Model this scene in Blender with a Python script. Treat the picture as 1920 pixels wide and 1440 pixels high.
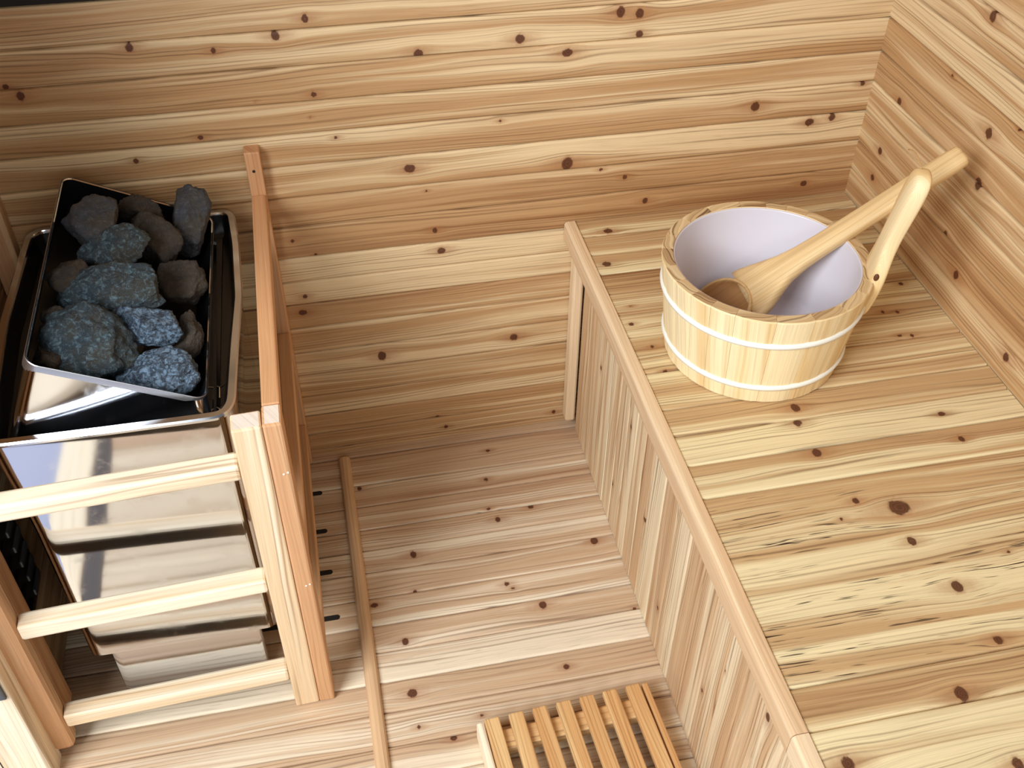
import bpy, bmesh, math, random
import numpy as np
from mathutils import Vector, Matrix, noise

scene = bpy.context.scene
COL = scene.collection
for o in list(bpy.data.objects):
    bpy.data.objects.remove(o)

# ------------------------------------------------------------------ camera
CAM_POS = (-0.38853896, -1.39444787, 1.39700014)
CAM_R = [[0.97874877, -0.20489906, 0.0081992650],
         [-0.13121520, -0.65650523, -0.74282128],
         [0.15758624, 0.72595954, -0.66943955]]
cam_data = bpy.data.cameras.new('camera')
cam_data.sensor_width = 36.0
cam_data.lens = 1967.25 / 1920 * 36.0
cam_data.clip_start = 0.02
cam = bpy.data.objects.new('camera', cam_data)
COL.objects.link(cam)
r = CAM_R
cam.matrix_world = Matrix(((r[0][0], -r[1][0], -r[2][0], CAM_POS[0]),
                           (r[0][1], -r[1][1], -r[2][1], CAM_POS[1]),
                           (r[0][2], -r[1][2], -r[2][2], CAM_POS[2]),
                           (0, 0, 0, 1)))
scene.camera = cam

# ------------------------------------------------------------------ light and exposure
scene.view_settings.view_transform = 'Standard'
scene.view_settings.look = 'None'
scene.view_settings.gamma = 1.0
scene.view_settings.use_curve_mapping = False
scene.view_settings.exposure = -0.08
scene.cycles.caustics_reflective = False

world = bpy.data.worlds.new('daylight')
scene.world = world
world.use_nodes = True
wn = world.node_tree.nodes
wn['Background'].inputs['Color'].default_value = (0.80, 0.90, 1.0, 1)
wn['Background'].inputs['Strength'].default_value = 0.20


def area(name, loc, target, sx, sy, power, color):
    d = bpy.data.lights.new(name, 'AREA')
    d.shape = 'RECTANGLE'
    d.size = sx
    d.size_y = sy
    d.energy = power
    d.color = color
    o = bpy.data.objects.new(name, d)
    COL.objects.link(o)
    o.location = loc
    o.rotation_euler = (Vector(target) - Vector(loc)).to_track_quat('-Z', 'Y').to_euler()
    return o


area('door_daylight', (-1.75, -1.85, 2.0), (-0.2, -0.4, 0.25), 1.2, 1.2, 100, (0.93, 0.97, 1.0))
area('room_daylight', (-0.1, -2.9, 1.65), (0.0, -0.3, 0.2), 1.6, 1.2, 17, (1.0, 0.98, 0.94))


# ------------------------------------------------------------------ materials
class NT:
    def __init__(self, name):
        self.m = bpy.data.materials.new(name)
        self.m.use_nodes = True
        self.t = self.m.node_tree
        self.b = self.t.nodes['Principled BSDF']

    def n(self, typ, **kw):
        nd = self.t.nodes.new(typ)
        for k, v in kw.items():
            setattr(nd, k, v)
        return nd

    def l(self, a, b):
        self.t.links.new(a, b)

    def val(self, x, sock):
        if isinstance(x, (int, float)):
            sock.default_value = x
        elif isinstance(x, tuple):
            sock.default_value = x if len(x) == len(sock.default_value) else (*x, 1)
        else:
            self.l(x, sock)

    def math(self, op, a, b=0.0, c=None, clamp=False):
        nd = self.n('ShaderNodeMath', operation=op, use_clamp=clamp)
        self.val(a, nd.inputs[0])
        self.val(b, nd.inputs[1])
        if c is not None:
            self.val(c, nd.inputs[2])
        return nd.outputs[0]

    def comb(self, x, y, z):
        nd = self.n('ShaderNodeCombineXYZ')
        for i, v in enumerate((x, y, z)):
            self.val(v, nd.inputs[i])
        return nd.outputs[0]

    def noise(self, vec, scale=1.0, detail=3.0, rough=0.55, dist=0.0):
        nd = self.n('ShaderNodeTexNoise')
        self.l(vec, nd.inputs['Vector'])
        nd.inputs['Scale'].default_value = scale
        nd.inputs['Detail'].default_value = detail
        nd.inputs['Roughness'].default_value = rough
        nd.inputs['Distortion'].default_value = dist
        return nd.outputs['Fac']

    def ss(self, x, a, b):
        nd = self.n('ShaderNodeMapRange', interpolation_type='SMOOTHSTEP')
        self.val(x, nd.inputs[0])
        nd.inputs[1].default_value = a
        nd.inputs[2].default_value = b
        return nd.outputs[0]

    def mix(self, f, a, b, blend='MIX'):
        nd = self.n('ShaderNodeMix', data_type='RGBA', blend_type=blend)
        self.val(f, nd.inputs[0])
        self.val(a, nd.inputs[6])
        self.val(b, nd.inputs[7])
        return nd.outputs[2]


def s2l(c):
    return tuple(((x / 255) / 12.92 if x / 255 <= 0.04045 else ((x / 255 + 0.055) / 1.055) ** 2.4) for x in c)


def wood(name, cream, tan, brown, ring=0.5, fleck=0.0, rough=0.55, freq=1.0, contrast=1.0, line_dark=0.55):
    """Softwood driven by mesh attributes: grain = (along, across, seed), knot = (distance, tone, fleck)."""
    t = NT(name)
    g = t.n('ShaderNodeAttribute', attribute_name='grain')
    k = t.n('ShaderNodeAttribute', attribute_name='knot')
    sg = t.n('ShaderNodeSeparateXYZ')
    t.l(g.outputs['Vector'], sg.inputs[0])
    sk = t.n('ShaderNodeSeparateXYZ')
    t.l(k.outputs['Vector'], sk.inputs[0])
    u, v, seed = sg.outputs
    kd, tone, fl = sk.outputs
    # slow wander of the grain, gives cathedral loops
    w = t.noise(t.comb(t.math('MULTIPLY', u, 1.8), t.math('MULTIPLY', v, 9.0), t.math('MULTIPLY', seed, 3.7)), 1.0, 2.0, 0.5)
    vw = t.math('MULTIPLY_ADD', t.math('SUBTRACT', w, 0.5), 0.038, v)
    # broad heartwood / sapwood bands
    b1 = t.noise(t.comb(t.math('MULTIPLY', u, 0.9), t.math('MULTIPLY', vw, 34.0), t.math('MULTIPLY', seed, 7.3)), 1.0, 2.0, 0.5)
    b2 = t.noise(t.comb(t.math('MULTIPLY', u, 2.0), t.math('MULTIPLY', vw, 130.0), t.math('MULTIPLY', seed, 5.1)), 1.0, 3.0, 0.55)
    fine = t.noise(t.comb(t.math('MULTIPLY', u, 9.0), t.math('MULTIPLY', vw, 900.0), seed), 1.0, 3.0, 0.6)
    band = t.math('MULTIPLY_ADD', t.math('SUBTRACT', b1, 0.5), 2.1 * contrast, t.math('MULTIPLY_ADD', t.math('SUBTRACT', b2, 0.5), 1.0 * contrast, tone))
    f1 = t.ss(band, 0.15, 0.62)
    f2 = t.ss(band, 0.66, 1.25)
    col = t.mix(f1, (*cream, 1), (*tan, 1))
    col = t.mix(f2, col, (*brown, 1))
    # latewood lines
    ph = t.math('MULTIPLY_ADD', vw, 1050.0 * freq, t.math('MULTIPLY', t.noise(t.comb(t.math('MULTIPLY', u, 1.2), t.math('MULTIPLY', vw, 40.0), t.math('MULTIPLY', seed, 2.9)), 1.0, 2.0, 0.5), 26.0))
    s = t.math('MULTIPLY_ADD', t.math('SINE', ph), 0.5, 0.5)
    s = t.math('POWER', s, 5.0)
    amp = t.ss(t.noise(t.comb(t.math('MULTIPLY', u, 2.5), t.math('MULTIPLY', vw, 70.0), t.math('MULTIPLY', seed, 9.1)), 1.0, 2.0, 0.5), 0.36, 0.66)
    ln = t.math('MULTIPLY', t.math('MULTIPLY', s, amp), ring, clamp=True)
    dark = tuple(x * line_dark for x in brown)
    col = t.mix(ln, col, (*dark, 1))
    # fine fibres
    ff = t.math('MULTIPLY_ADD', t.math('SUBTRACT', fine, 0.5), 0.6, 1.0)
    fcol = t.comb(ff, ff, ff)
    col = t.mix(1.0, col, fcol, 'MULTIPLY')
    # dark flecks lying along the grain
    fk = t.noise(t.comb(t.math('MULTIPLY', u, 20.0), t.math('MULTIPLY', vw, 420.0), t.math('MULTIPLY', seed, 4.4)), 1.0, 1.5, 0.5)
    area_f = t.ss(t.noise(t.comb(t.math('MULTIPLY', u, 3.0), t.math('MULTIPLY', vw, 30.0), seed), 1.0, 2.0, 0.5), 0.38, 0.6)
    fkm = t.math('MULTIPLY', t.math('MULTIPLY', t.ss(fk, 0.61, 0.70), area_f), fl, clamp=True)
    col = t.mix(fkm, col, (0.045, 0.024, 0.014, 1))
    # knots
    jig = t.noise(t.comb(t.math('MULTIPLY', u, 160.0), t.math('MULTIPLY', v, 160.0), seed), 1.0, 2.0, 0.6)
    kk = t.math('MULTIPLY_ADD', t.math('SUBTRACT', jig, 0.5), 0.8, t.math('MULTIPLY', kd, 1.2))
    halo = t.math('SUBTRACT', 1.0, t.ss(kk, 0.9, 3.6))
    col = t.mix(t.math('MULTIPLY', halo, 0.5), col, (*s2l((150, 92, 50)), 1))
    edge = t.math('SUBTRACT', 1.0, t.ss(kk, 0.85, 1.25))
    kring = t.math('MULTIPLY_ADD', t.math('SINE', t.math('MULTIPLY', kk, 19.0)), 0.22, 0.42)
    kc = t.mix(kring, (*s2l((34, 17, 11)), 1), (*s2l((118, 62, 36)), 1))
    col = t.mix(t.math('MULTIPLY', edge, 0.93), col, kc)
    t.l(col, t.b.inputs['Base Color'])
    t.b.inputs['Roughness'].default_value = rough
    t.b.inputs['Specular IOR Level'].default_value = 0.35
    bp = t.n('ShaderNodeBump')
    bp.inputs['Strength'].default_value = 0.10
    bp.inputs['Distance'].default_value = 0.0006
    t.l(fine, bp.inputs['Height'])
    t.l(bp.outputs[0], t.b.inputs['Normal'])
    return t.m


def plain(name, col, rough=0.5, metal=0.0, spec=0.5):
    t = NT(name)
    t.b.inputs['Base Color'].default_value = (*col, 1)
    t.b.inputs['Roughness'].default_value = rough
    t.b.inputs['Metallic'].default_value = metal
    t.b.inputs['Specular IOR Level'].default_value = spec
    return t


def steel(name, rough=0.07, wob=0.02):
    t = plain(name, (0.70, 0.71, 0.74), rough, 1.0)
    tc = t.n('ShaderNodeTexCoord')
    h = t.noise(tc.outputs['Object'], 9.0, 1.0, 0.4)
    bp = t.n('ShaderNodeBump')
    bp.inputs['Strength'].default_value = 1.0
    bp.inputs['Distance'].default_value = wob * 0.01
    t.l(h, bp.inputs['Height'])
    t.l(bp.outputs[0], t.b.inputs['Normal'])
    sm = t.noise(tc.outputs['Object'], 30.0, 4.0, 0.7)
    rr = t.math('MULTIPLY_ADD', t.ss(sm, 0.5, 0.8), 0.10, rough)
    t.l(rr, t.b.inputs['Roughness'])
    return t.m


def stone(name, base, dust, warm, dust_amt):
    t = NT(name)
    tc = t.n('ShaderNodeTexCoord')
    p = tc.outputs['Object']
    n1 = t.noise(p, 26.0, 3.0, 0.6)
    n2 = t.noise(p, 150.0, 5.0, 0.75, 0.6)
    n3 = t.noise(p, 420.0, 3.0, 0.7)
    col = t.mix(t.ss(n1, 0.40, 0.62), (*base, 1), (*warm, 1))
    d = t.math('MULTIPLY', t.ss(n2, 0.60 - 0.22 * dust_amt, 0.80 - 0.18 * dust_amt), dust_amt, clamp=True)
    col = t.mix(d, col, (*dust, 1))
    col = t.mix(t.math('MULTIPLY', t.ss(n3, 0.64, 0.74), 0.35), col, tuple(min(1, x * 2.2) for x in dust) + (1,))
    t.l(col, t.b.inputs['Base Color'])
    t.b.inputs['Roughness'].default_value = 0.62
    bp = t.n('ShaderNodeBump')
    bp.inputs['Strength'].default_value = 0.8
    bp.inputs['Distance'].default_value = 0.006
    t.l(t.math('MULTIPLY_ADD', n3, 0.35, n2), bp.inputs['Height'])
    t.l(bp.outputs[0], t.b.inputs['Normal'])
    return t.m


M = {}
CREAM, TAN, BROWN = s2l((236, 208, 164)), s2l((208, 164, 116)), s2l((176, 122, 74))
M['wall'] = wood('cedar_wall_boards', s2l((221, 194, 151)), s2l((185, 145, 100)), s2l((142, 96, 57)), ring=0.6, contrast=0.85)
M['bench'] = wood('fir_bench_boards', s2l((226, 208, 164)), s2l((192, 158, 114)), s2l((150, 108, 69)), ring=0.7)
M['floor'] = wood('fir_floor_boards', s2l((228, 212, 186)), s2l((198, 168, 136)), s2l((158, 115, 84)), ring=0.6, contrast=0.85)
M['front'] = wood('fir_panel_boards', s2l((232, 211, 175)), s2l((206, 170, 130)), s2l((170, 124, 84)), ring=0.8)
M['trim'] = wood('plain_pine_trim', s2l((228, 202, 166)), s2l((212, 176, 136)), s2l((190, 148, 108)), ring=0.3, contrast=0.6)
M['guard'] = wood('pine_guard_rail', s2l((226, 190, 146)), s2l((208, 158, 114)), s2l((186, 130, 88)), ring=0.4, contrast=0.6, freq=0.8)
M['guard_pale_lit'] = wood('pale_lit_pine', s2l((246, 230, 202)), s2l((230, 200, 160)), s2l((200, 154, 106)), ring=0.6, contrast=0.8, freq=0.5)  # pale pine, whitened further so overexposed daylight sits in the colour
M['lit_end_grain'] = wood('skylit_sawn_end', s2l((240, 230, 220)), s2l((230, 216, 200)), s2l((210, 190, 170)), ring=0.3, contrast=0.4, freq=0.4)  # paleness stands for skylight on the upward faces
M['slat'] = wood('golden_pine_slat', s2l((224, 186, 132)), s2l((204, 154, 100)), s2l((172, 118, 70)), ring=0.6, contrast=0.7, freq=0.8)
M['bucket'] = wood('pale_pine_stave', s2l((240, 220, 176)), s2l((228, 196, 142)), s2l((206, 160, 104)), ring=0.2, contrast=0.7, freq=0.6)
M['bucket_rim'] = wood('sawn_stave_ends', s2l((222, 198, 156)), s2l((204, 174, 130)), s2l((150, 114, 78)), ring=1.1, contrast=1.2, freq=0.35)
M['ladle'] = wood('pale_pine_ladle', s2l((220, 190, 140)), s2l((206, 170, 118)), s2l((190, 144, 90)), ring=0.25, contrast=0.6, freq=0.6)
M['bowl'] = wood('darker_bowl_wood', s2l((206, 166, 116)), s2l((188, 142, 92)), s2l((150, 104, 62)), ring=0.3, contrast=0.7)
M['steel'] = steel('polished_stainless_steel')
M['rim'] = steel('rolled_steel_edge', 0.16, 0.0)
M['lip'] = plain('brushed_steel_lip', (0.62, 0.62, 0.63), 0.42, 1.0).m
M['black'] = plain('black_enamel', (0.006, 0.006, 0.007), 0.28).m
M['dark'] = plain('dark_gap', (0.008, 0.006, 0.005), 0.8).m
M['seal'] = plain('dark_brown_seal', s2l((58, 44, 42)), 0.6).m
M['plastic'] = plain('white_plastic', s2l((236, 236, 228)), 0.35).m
M['liner'] = plain('white_liner', s2l((206, 201, 210)), 0.30).m
M['cord'] = plain('tan_cord', s2l((190, 150, 96)), 0.7).m
M['filler'] = plain('pale_filler', s2l((240, 226, 206)), 0.6).m
M['grey'] = plain('grey_metal', s2l((96, 100, 104)), 0.4, 0.6).m
M['ground'] = plain('outside_paving', s2l((176, 180, 205)), 0.8).m
M['stone_blue'] = stone('blue_grey_stone', s2l((38, 52, 68)), s2l((128, 156, 182)), s2l((48, 56, 66)), 0.85)
M['stone_teal'] = stone('green_grey_stone', s2l((42, 57, 66)), s2l((122, 154, 170)), s2l((58, 60, 56)), 0.6)
M['stone_grey'] = stone('grey_stone', s2l((62, 65, 72)), s2l((122, 127, 138)), s2l((72, 68, 62)), 0.4)
M['stone_brown'] = stone('brown_grey_stone', s2l((52, 47, 43)), s2l((108, 104, 100)), s2l((68, 59, 48)), 0.25)


# ------------------------------------------------------------------ object helpers
def link(name, me, mat, parent=None):
    o = bpy.data.objects.new(name, me)
    if mat:
        me.materials.append(mat)
    COL.objects.link(o)
    if parent:
        o.parent = parent
    return o


def thing(name, label, cat, loc=(0, 0, 0), group=None):
    o = bpy.data.objects.new(name, None)
    o.empty_display_size = 0.05
    COL.objects.link(o)
    o.location = loc
    o['label'] = label
    o['category'] = cat
    if group:
        o['group'] = group
    return o


def structure(o):
    o['kind'] = 'structure'
    return o


def set_attr(me, grain, knot):
    a = me.attributes.new('grain', 'FLOAT_VECTOR', 'POINT')
    a.data.foreach_set('vector', np.ascontiguousarray(grain, dtype=np.float32).ravel())
    a = me.attributes.new('knot', 'FLOAT_VECTOR', 'POINT')
    a.data.foreach_set('vector', np.ascontiguousarray(knot, dtype=np.float32).ravel())


_seed = [0]


def nseed():
    _seed[0] += 1
    return _seed[0] * 1.37


def grain_attr(me, axis, seed=None, tone=0.45, fleck=0.0):
    """Grain running along local axis 0/1/2 of a solid piece of wood."""
    seed = nseed() if seed is None else seed
    n = len(me.vertices)
    co = np.empty(n * 3, dtype=np.float32)
    me.vertices.foreach_get('co', co)
    co = co.reshape(-1, 3)
    others = [i for i in range(3) if i != axis]
    g = np.stack([co[:, axis] + seed * 0.31, co[:, others[0]] + 0.6 * co[:, others[1]] + seed * 0.17, np.full(n, seed)], 1)
    k = np.stack([np.full(n, 9.0), np.full(n, tone), np.full(n, fleck)], 1)
    set_attr(me, g, k)


def bm_box(lo, hi, bevel=0.002, seg=2, cuts=None):
    bm = bmesh.new()
    bmesh.ops.create_cube(bm, size=1.0)
    lo = Vector(lo)
    hi = Vector(hi)
    for v in bm.verts:
        v.co = Vector([(lo[i] + hi[i]) / 2 + v.co[i] * (hi[i] - lo[i]) for i in range(3)])
    if bevel > 0:
        bmesh.ops.bevel(bm, geom=list(bm.edges) + list(bm.verts), offset=bevel, segments=seg, profile=0.5, affect='EDGES')
    return bm


def from_bm(name, bm, mat, parent=None, smooth=False, xf=None):
    if xf is not None:
        bmesh.ops.transform(bm, matrix=xf, verts=bm.verts)
    bmesh.ops.recalc_face_normals(bm, faces=bm.faces)
    me = bpy.data.meshes.new(name)
    bm.to_mesh(me)
    bm.free()
    if smooth:
        for p in me.polygons:
            p.use_smooth = True
    return link(name, me, mat, parent)


def wood_box(name, lo, hi, axis, mat, parent=None, bevel=0.002, tone=0.45, xf=None, seed=None):
    bm = bm_box(lo, hi, bevel)
    bmesh.ops.recalc_face_normals(bm, faces=bm.faces)
    me = bpy.data.meshes.new(name)
    bm.to_mesh(me)
    bm.free()
    grain_attr(me, axis, seed, tone)
    if xf is not None:
        me.transform(xf)
    return link(name, me, mat, parent)


def skylit_end(o):  # top faces take a paler wood, skylight painted into their colour
    o.data.materials.append(M['lit_end_grain'])
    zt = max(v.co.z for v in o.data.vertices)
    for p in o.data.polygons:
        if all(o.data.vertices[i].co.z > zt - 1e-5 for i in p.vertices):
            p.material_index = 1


def raw_mesh(name, V, F, mat, parent=None, smooth=True):
    me = bpy.data.meshes.new(name)
    me.from_pydata([tuple(v) for v in V], [], F)
    me.update()
    if smooth:
        for p in me.polygons:
            p.use_smooth = True
    return link(name, me, mat, parent)


def plank_surface(name, origin, U, W, N, u0, u1, seams, knots, tones, mat, parent=None, depth=0.016,
                  step_u=0.004, gap=0.0011, slots=(), flecks=None, slopes=None, useed=0.0):
    """Boards side by side in one mesh. U along the boards, W across, N out of the surface."""
    origin, U, W, N = (np.array(x, dtype=float) for x in (origin, U, W, N))
    rng = np.random.RandomState(int(useed * 10) + 5)
    KV, GR, KN, FC = [], [], [], []
    base = 0
    kn = np.array([(a, b, c) for a, b, c in knots]) if len(knots) else np.zeros((0, 3))
    for i in range(len(seams) - 1):
        v0, v1 = seams[i], seams[i + 1]
        tone = tones[i % len(tones)]
        fl = flecks[i % len(flecks)] if flecks else 0.15
        slope = slopes[i % len(slopes)] if slopes else rng.uniform(-0.3, 0.3)
        seed = useed + i * 2.13 + 1.0
        uoff = rng.uniform(-3, 3)
        segs = [(u0, u1, v0, v1, True, True)]
        for (s0, s1, w0, w1) in slots:
            if v0 < w0 and w1 < v1:
                segs = [(u0, s0, v0, v1, True, True), (s1, u1, v0, v1, True, True),
                        (s0, s1, v0, w0, True, False), (s0, s1, w1, v1, False, True)]
        for (a, b, c, d, bl, br) in segs:
            nu = max(2, int((b - a) / step_u) + 1)
            us = np.linspace(a, b, nu)
            nv = max(3, int((d - c) / 0.0035) + 1)
            prof = []
            if bl:
                prof += [(c + gap, -depth), (c + gap, -0.0011), (c + gap + 0.0008, -0.0004)]
            else:
                prof += [(c, -depth), (c, -0.0003)]
            prof += [(x, 0.0) for x in np.linspace(c + (0.0024 if bl else 0.0006), d - (0.0024 if br else 0.0006), nv)]
            if br:
                prof += [(d - gap - 0.0008, -0.0004), (d - gap, -0.0011), (d - gap, -depth)]
            else:
                prof += [(d, -0.0003), (d, -depth)]
            pv = np.array([p[0] for p in prof])
            pn = np.array([p[1] for p in prof])
            uu = np.repeat(us, len(prof))
            vv = np.tile(pv, nu)
            nn = np.tile(pn, nu)
            co = origin + uu[:, None] * U + vv[:, None] * W + nn[:, None] * N
            kd = np.full(len(uu), 9.0)
            gv = vv.copy()
            for (ku, kv_, R) in kn:
                if kv_ < v0 - 1e-4 or kv_ > v1 + 1e-4:
                    continue
                du = (uu - ku)
                dv = (vv - kv_)
                st = 0.85 + 0.3 * (abs(math.sin(ku * 977)))
                rr = np.sqrt((du * st) ** 2 + (dv / st) ** 2) / R
                kd = np.minimum(kd, np.where(rr < 1.2, rr, 1.2 + (np.sqrt((du * 0.42) ** 2 + (dv * 1.1) ** 2) / R - 0.5).clip(0)))
                gv -= 0.85 * R * np.tanh(dv / R) * np.exp(-(du / (4.2 * R)) ** 2 - (dv / (2.6 * R)) ** 2)
            KV.append(co)
            GR.append(np.stack([uu + uoff, gv + i * 0.731, np.full(len(uu), seed)], 1))
            tn = tone + slope * ((vv - v0) / (v1 - v0) - 0.5)
            KN.append(np.stack([kd, tn, np.full(len(uu), fl)], 1))
            m = len(prof)
            ii = base + (np.arange(nu - 1)[:, None] * m + np.arange(m - 1)[None, :]).ravel()
            FC.append(np.stack([ii, ii + m, ii + m + 1, ii + 1], 1))
            base += len(uu)
    V = np.concatenate(KV)
    F = np.concatenate(FC)
    # orientation: face normal should follow N
    f0 = F[len(F) // 2]
    nrm = np.cross(V[f0[1]] - V[f0[0]], V[f0[2]] - V[f0[0]])
    if np.dot(np.cross(U, W), N) < 0:
        F = F[:, ::-1]
    me = bpy.data.meshes.new(name)
    me.vertices.add(len(V))
    me.vertices.foreach_set('co', V.astype(np.float32).ravel())
    me.loops.add(len(F) * 4)
    me.polygons.add(len(F))
    me.loops.foreach_set('vertex_index', F.astype(np.int32).ravel())
    me.polygons.foreach_set('loop_start', np.arange(0, len(F) * 4, 4, dtype=np.int32))
    me.polygons.foreach_set('loop_total', np.full(len(F), 4, dtype=np.int32))
    me.update(calc_edges=True)
    me.validate()
    set_attr(me, np.concatenate(GR), np.concatenate(KN))
    return link(name, me, mat, parent)


def add_backing(o, lo, hi, mat):
    """Solid dark batten layer behind the boards, joined into the same mesh so no light leaks through the gaps."""
    me = o.data
    bm = bmesh.new()
    bm.from_mesh(me)
    n0 = len(bm.faces)
    ret = bmesh.ops.create_cube(bm, size=1.0)
    lo = Vector(lo)
    hi = Vector(hi)
    for v in ret['verts']:
        v.co = Vector([(lo[i] + hi[i]) / 2 + v.co[i] * (hi[i] - lo[i]) for i in range(3)])
    me.materials.append(mat)
    bm.faces.ensure_lookup_table()
    for f in bm.faces[n0:]:
        f.material_index = 1
    bm.to_mesh(me)
    bm.free()


# ------------------------------------------------------------------ the room
XR, XL = 0.49, -0.862          # right and left wall planes
ZB = 0.45                      # bench top

bw_knots = [(-0.6058, 0.7983, 0.0067), (-0.4164, 0.7988, 0.007), (-0.3742, 0.819, 0.0063), (-0.5, 0.785, 0.0045), (-0.2253, 0.7577, 0.0075), (-0.0798, 0.7666, 0.008), (-0.0095, 0.7401, 0.008), (0.066, 0.7946, 0.0085), (0.094, 0.7902, 0.0078), (0.0969, 0.7593, 0.0065), (-0.7574, 0.7439, 0.0072), (-0.7719, 0.7582, 0.0046), (-0.3757, 0.7101, 0.0048), (-0.3842, 0.6757, 0.002), (-0.5399, 0.6598, 0.0045), (-0.3516, 0.6401, 0.0036), (-0.634, 0.6328, 0.005), (-0.2476, 0.5774, 0.009), (-0.0013, 0.5582, 0.011), (-0.1089, 0.6421, 0.0032), (0.2975, 0.6258, 0.0085), (0.396, 0.5893, 0.0083), (0.4334, 0.594, 0.0074), (0.4734, 0.6479, 0.0045), (0.0949, 0.5235, 0.005), (0.0541, 0.5416, 0.0034), (0.1333, 0.4753, 0.0058), (0.4088, 0.4753, 0.0066), (-0.2134, 0.462, 0.0058), (-0.2054, 0.422, 0.0075), (-0.4357, 0.4709, 0.0038), (-0.404, 0.4406, 0.004), (-0.4302, 0.3625, 0.0051), (-0.4375, 0.3308, 0.007), (-0.3165, 0.2176, 0.0095), (-0.0829, 0.2218, 0.0088), (-0.2262, 0.0537, 0.0055), (-0.2112, 0.0261, 0.0046), (-0.0045, 0.0259, 0.005), (-0.2236, 0.5355, 0.0024), (-0.4557, 0.7072, 0.0016)]
rw_knots = [(-0.2336, 0.8508, 0.008), (-0.2997, 0.7201, 0.0085), (-0.1893, 0.7491, 0.0032), (-0.083, 0.6577, 0.007), (-0.0685, 0.5656, 0.0065), (-0.068, 0.5172, 0.0065), (-0.3129, 0.6511, 0.009), (-0.332, 0.5134, 0.0075), (-0.2819, 0.5486, 0.0065), (-0.4812, 0.483, 0.0075), (-0.3512, 0.7529, 0.003)]
bt_knots = [(0.0615, -0.0373, 0.0080), (0.0351, -0.125, 0.0075), (0.0296, -0.2754, 0.0044), (0.0411, -0.2343, 0.0032), (0.0439, -0.3294, 0.0038), (0.0456, -0.3819, 0.0032), (0.4589, -0.2608, 0.0045), (0.3997, -0.3197, 0.0042), (0.4205, -0.3238, 0.0042), (0.3986, -0.3747, 0.004), (0.4159, -0.3781, 0.004), (0.1918, -0.4871, 0.0078), (0.1826, -0.5142, 0.0072), (0.3761, -0.5355, 0.0056), (0.1851, -0.5697, 0.0074), (0.3775, -0.5832, 0.0056), (0.197, -0.6542, 0.0052), (0.244, -0.6741, 0.0135), (0.2338, -0.7255, 0.0065), (0.2522, -0.7952, 0.008), (0.2593, -0.868, 0.0062), (0.1875, -0.9187, 0.0087), (0.0401, -0.9666, 0.0083), (0.2011, -0.9996, 0.0072), (0.1682, -0.6775, 0.0034), (0.3349, -0.7619, 0.0030)]
fl_knots = [(-0.1413, -0.0518, 0.0045), (-0.3844, -0.0993, 0.0050), (-0.1587, -0.1223, 0.0048), (-0.1564, -0.2191, 0.0062), (-0.0936, -0.2018, 0.0055), (-0.3105, -0.2669, 0.0075), (-0.0041, -0.2984, 0.0080), (-0.1688, -0.3578, 0.0050), (-0.1602, -0.3683, 0.0036), (-0.1672, -0.1919, 0.004), (-0.1198, -0.41, 0.0080), (-0.3181, -0.3417, 0.0030), (-0.3462, -0.435, 0.0070), (-0.3859, -0.357, 0.0060), (-0.1105, -0.529, 0.0055), (-0.3479, -0.5274, 0.0080), (-0.2521, -0.584, 0.0035), (-0.2989, -0.6119, 0.0054), (-0.3455, -0.5842, 0.004), (0.0236, -0.4454, 0.003), (0.0036, -0.7083, 0.0061)]
fp_knots = [(-0.1524, 0.2608, 0.005), (-0.262, 0.0998, 0.006), (-0.3172, 0.2838, 0.004), (-0.4193, 0.1845, 0.0055), (-0.5136, 0.0905, 0.005), (-0.8412, 0.328, 0.007), (-0.6912, 0.1449, 0.004), (-0.7334, 0.2569, 0.003)]

# back wall: boards along x, seams from the floor up
P = 0.0509
bw_seams = [-0.016, 0.012, 0.052, 0.099, 0.145, 0.195, 0.245, 0.298, 0.347, 0.392, 0.438, 0.496, 0.547, 0.600, 0.651, 0.700, 0.753, 0.805, 0.862]
bw_tones = [0.4, 0.5, 0.5, 0.38, 0.42, 0.28, 0.36, 0.52, 0.26, 0.14, 0.76, 0.66, 0.34, 0.54, 0.46, 0.60, 0.28, 0.45]
bw_slope = [0, 0, 0.1, 0.1, 0.2, -0.2, 0.1, -0.2, -0.3, -0.4, -0.2, -0.3, -0.5, -0.3, -0.4, -0.5, -0.2, -0.4]
wb = plank_surface('wall_back', (0, 0, 0), (1, 0, 0), (0, 0, 1), (0, -1, 0), XL - 0.02, XR + 0.012, bw_seams, bw_knots, bw_tones, M['wall'], slopes=bw_slope, useed=3.0)
add_backing(wb, (XL - 0.04, 0.010, -0.05), (XR + 0.06, 0.05, 1.95), M['dark'])
structure(wb)
ub = plank_surface('wall_back_upper', (0, 0.002, 0), (1, 0, 0), (0, 0, 1), (0, -1, 0), XL - 0.02, XR + 0.012, [0.886 + 0.051 * i for i in range(20)], [], [0.4, 0.6, 0.5], M['wall'], useed=8.0, step_u=0.05)
structure(ub)
tr = from_bm('trim_1', bm_box((XL, -0.004, 0.864), (XR, 0.008, 0.884), 0.001), M['dark'])
structure(tr)

rw_seams = [0.44, 0.496, 0.547, 0.600, 0.651, 0.701, 0.754, 0.806, 0.858, 0.91, 0.962] + [1.013 + 0.051 * i for i in range(17)]
rw_tones = [0.42, 0.62, 0.45, 0.32, 0.45, 0.66, 0.22, 0.38, 0.25, 0.4]
wr = plank_surface('wall_right', (XR, 0, 0), (0, 1, 0), (0, 0, 1), (-1, 0, 0), -1.08, 0.0, rw_seams, rw_knots, rw_tones, M['wall'], useed=21.0,
                   slopes=[0.0, 0.1, -0.3, -0.1, -0.3, 0.3, -0.2, 0.0])
add_backing(wr, (XR + 0.010, -1.08, -0.02), (XR + 0.05, 0.05, 1.9), M['dark'])
structure(wr)

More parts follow.
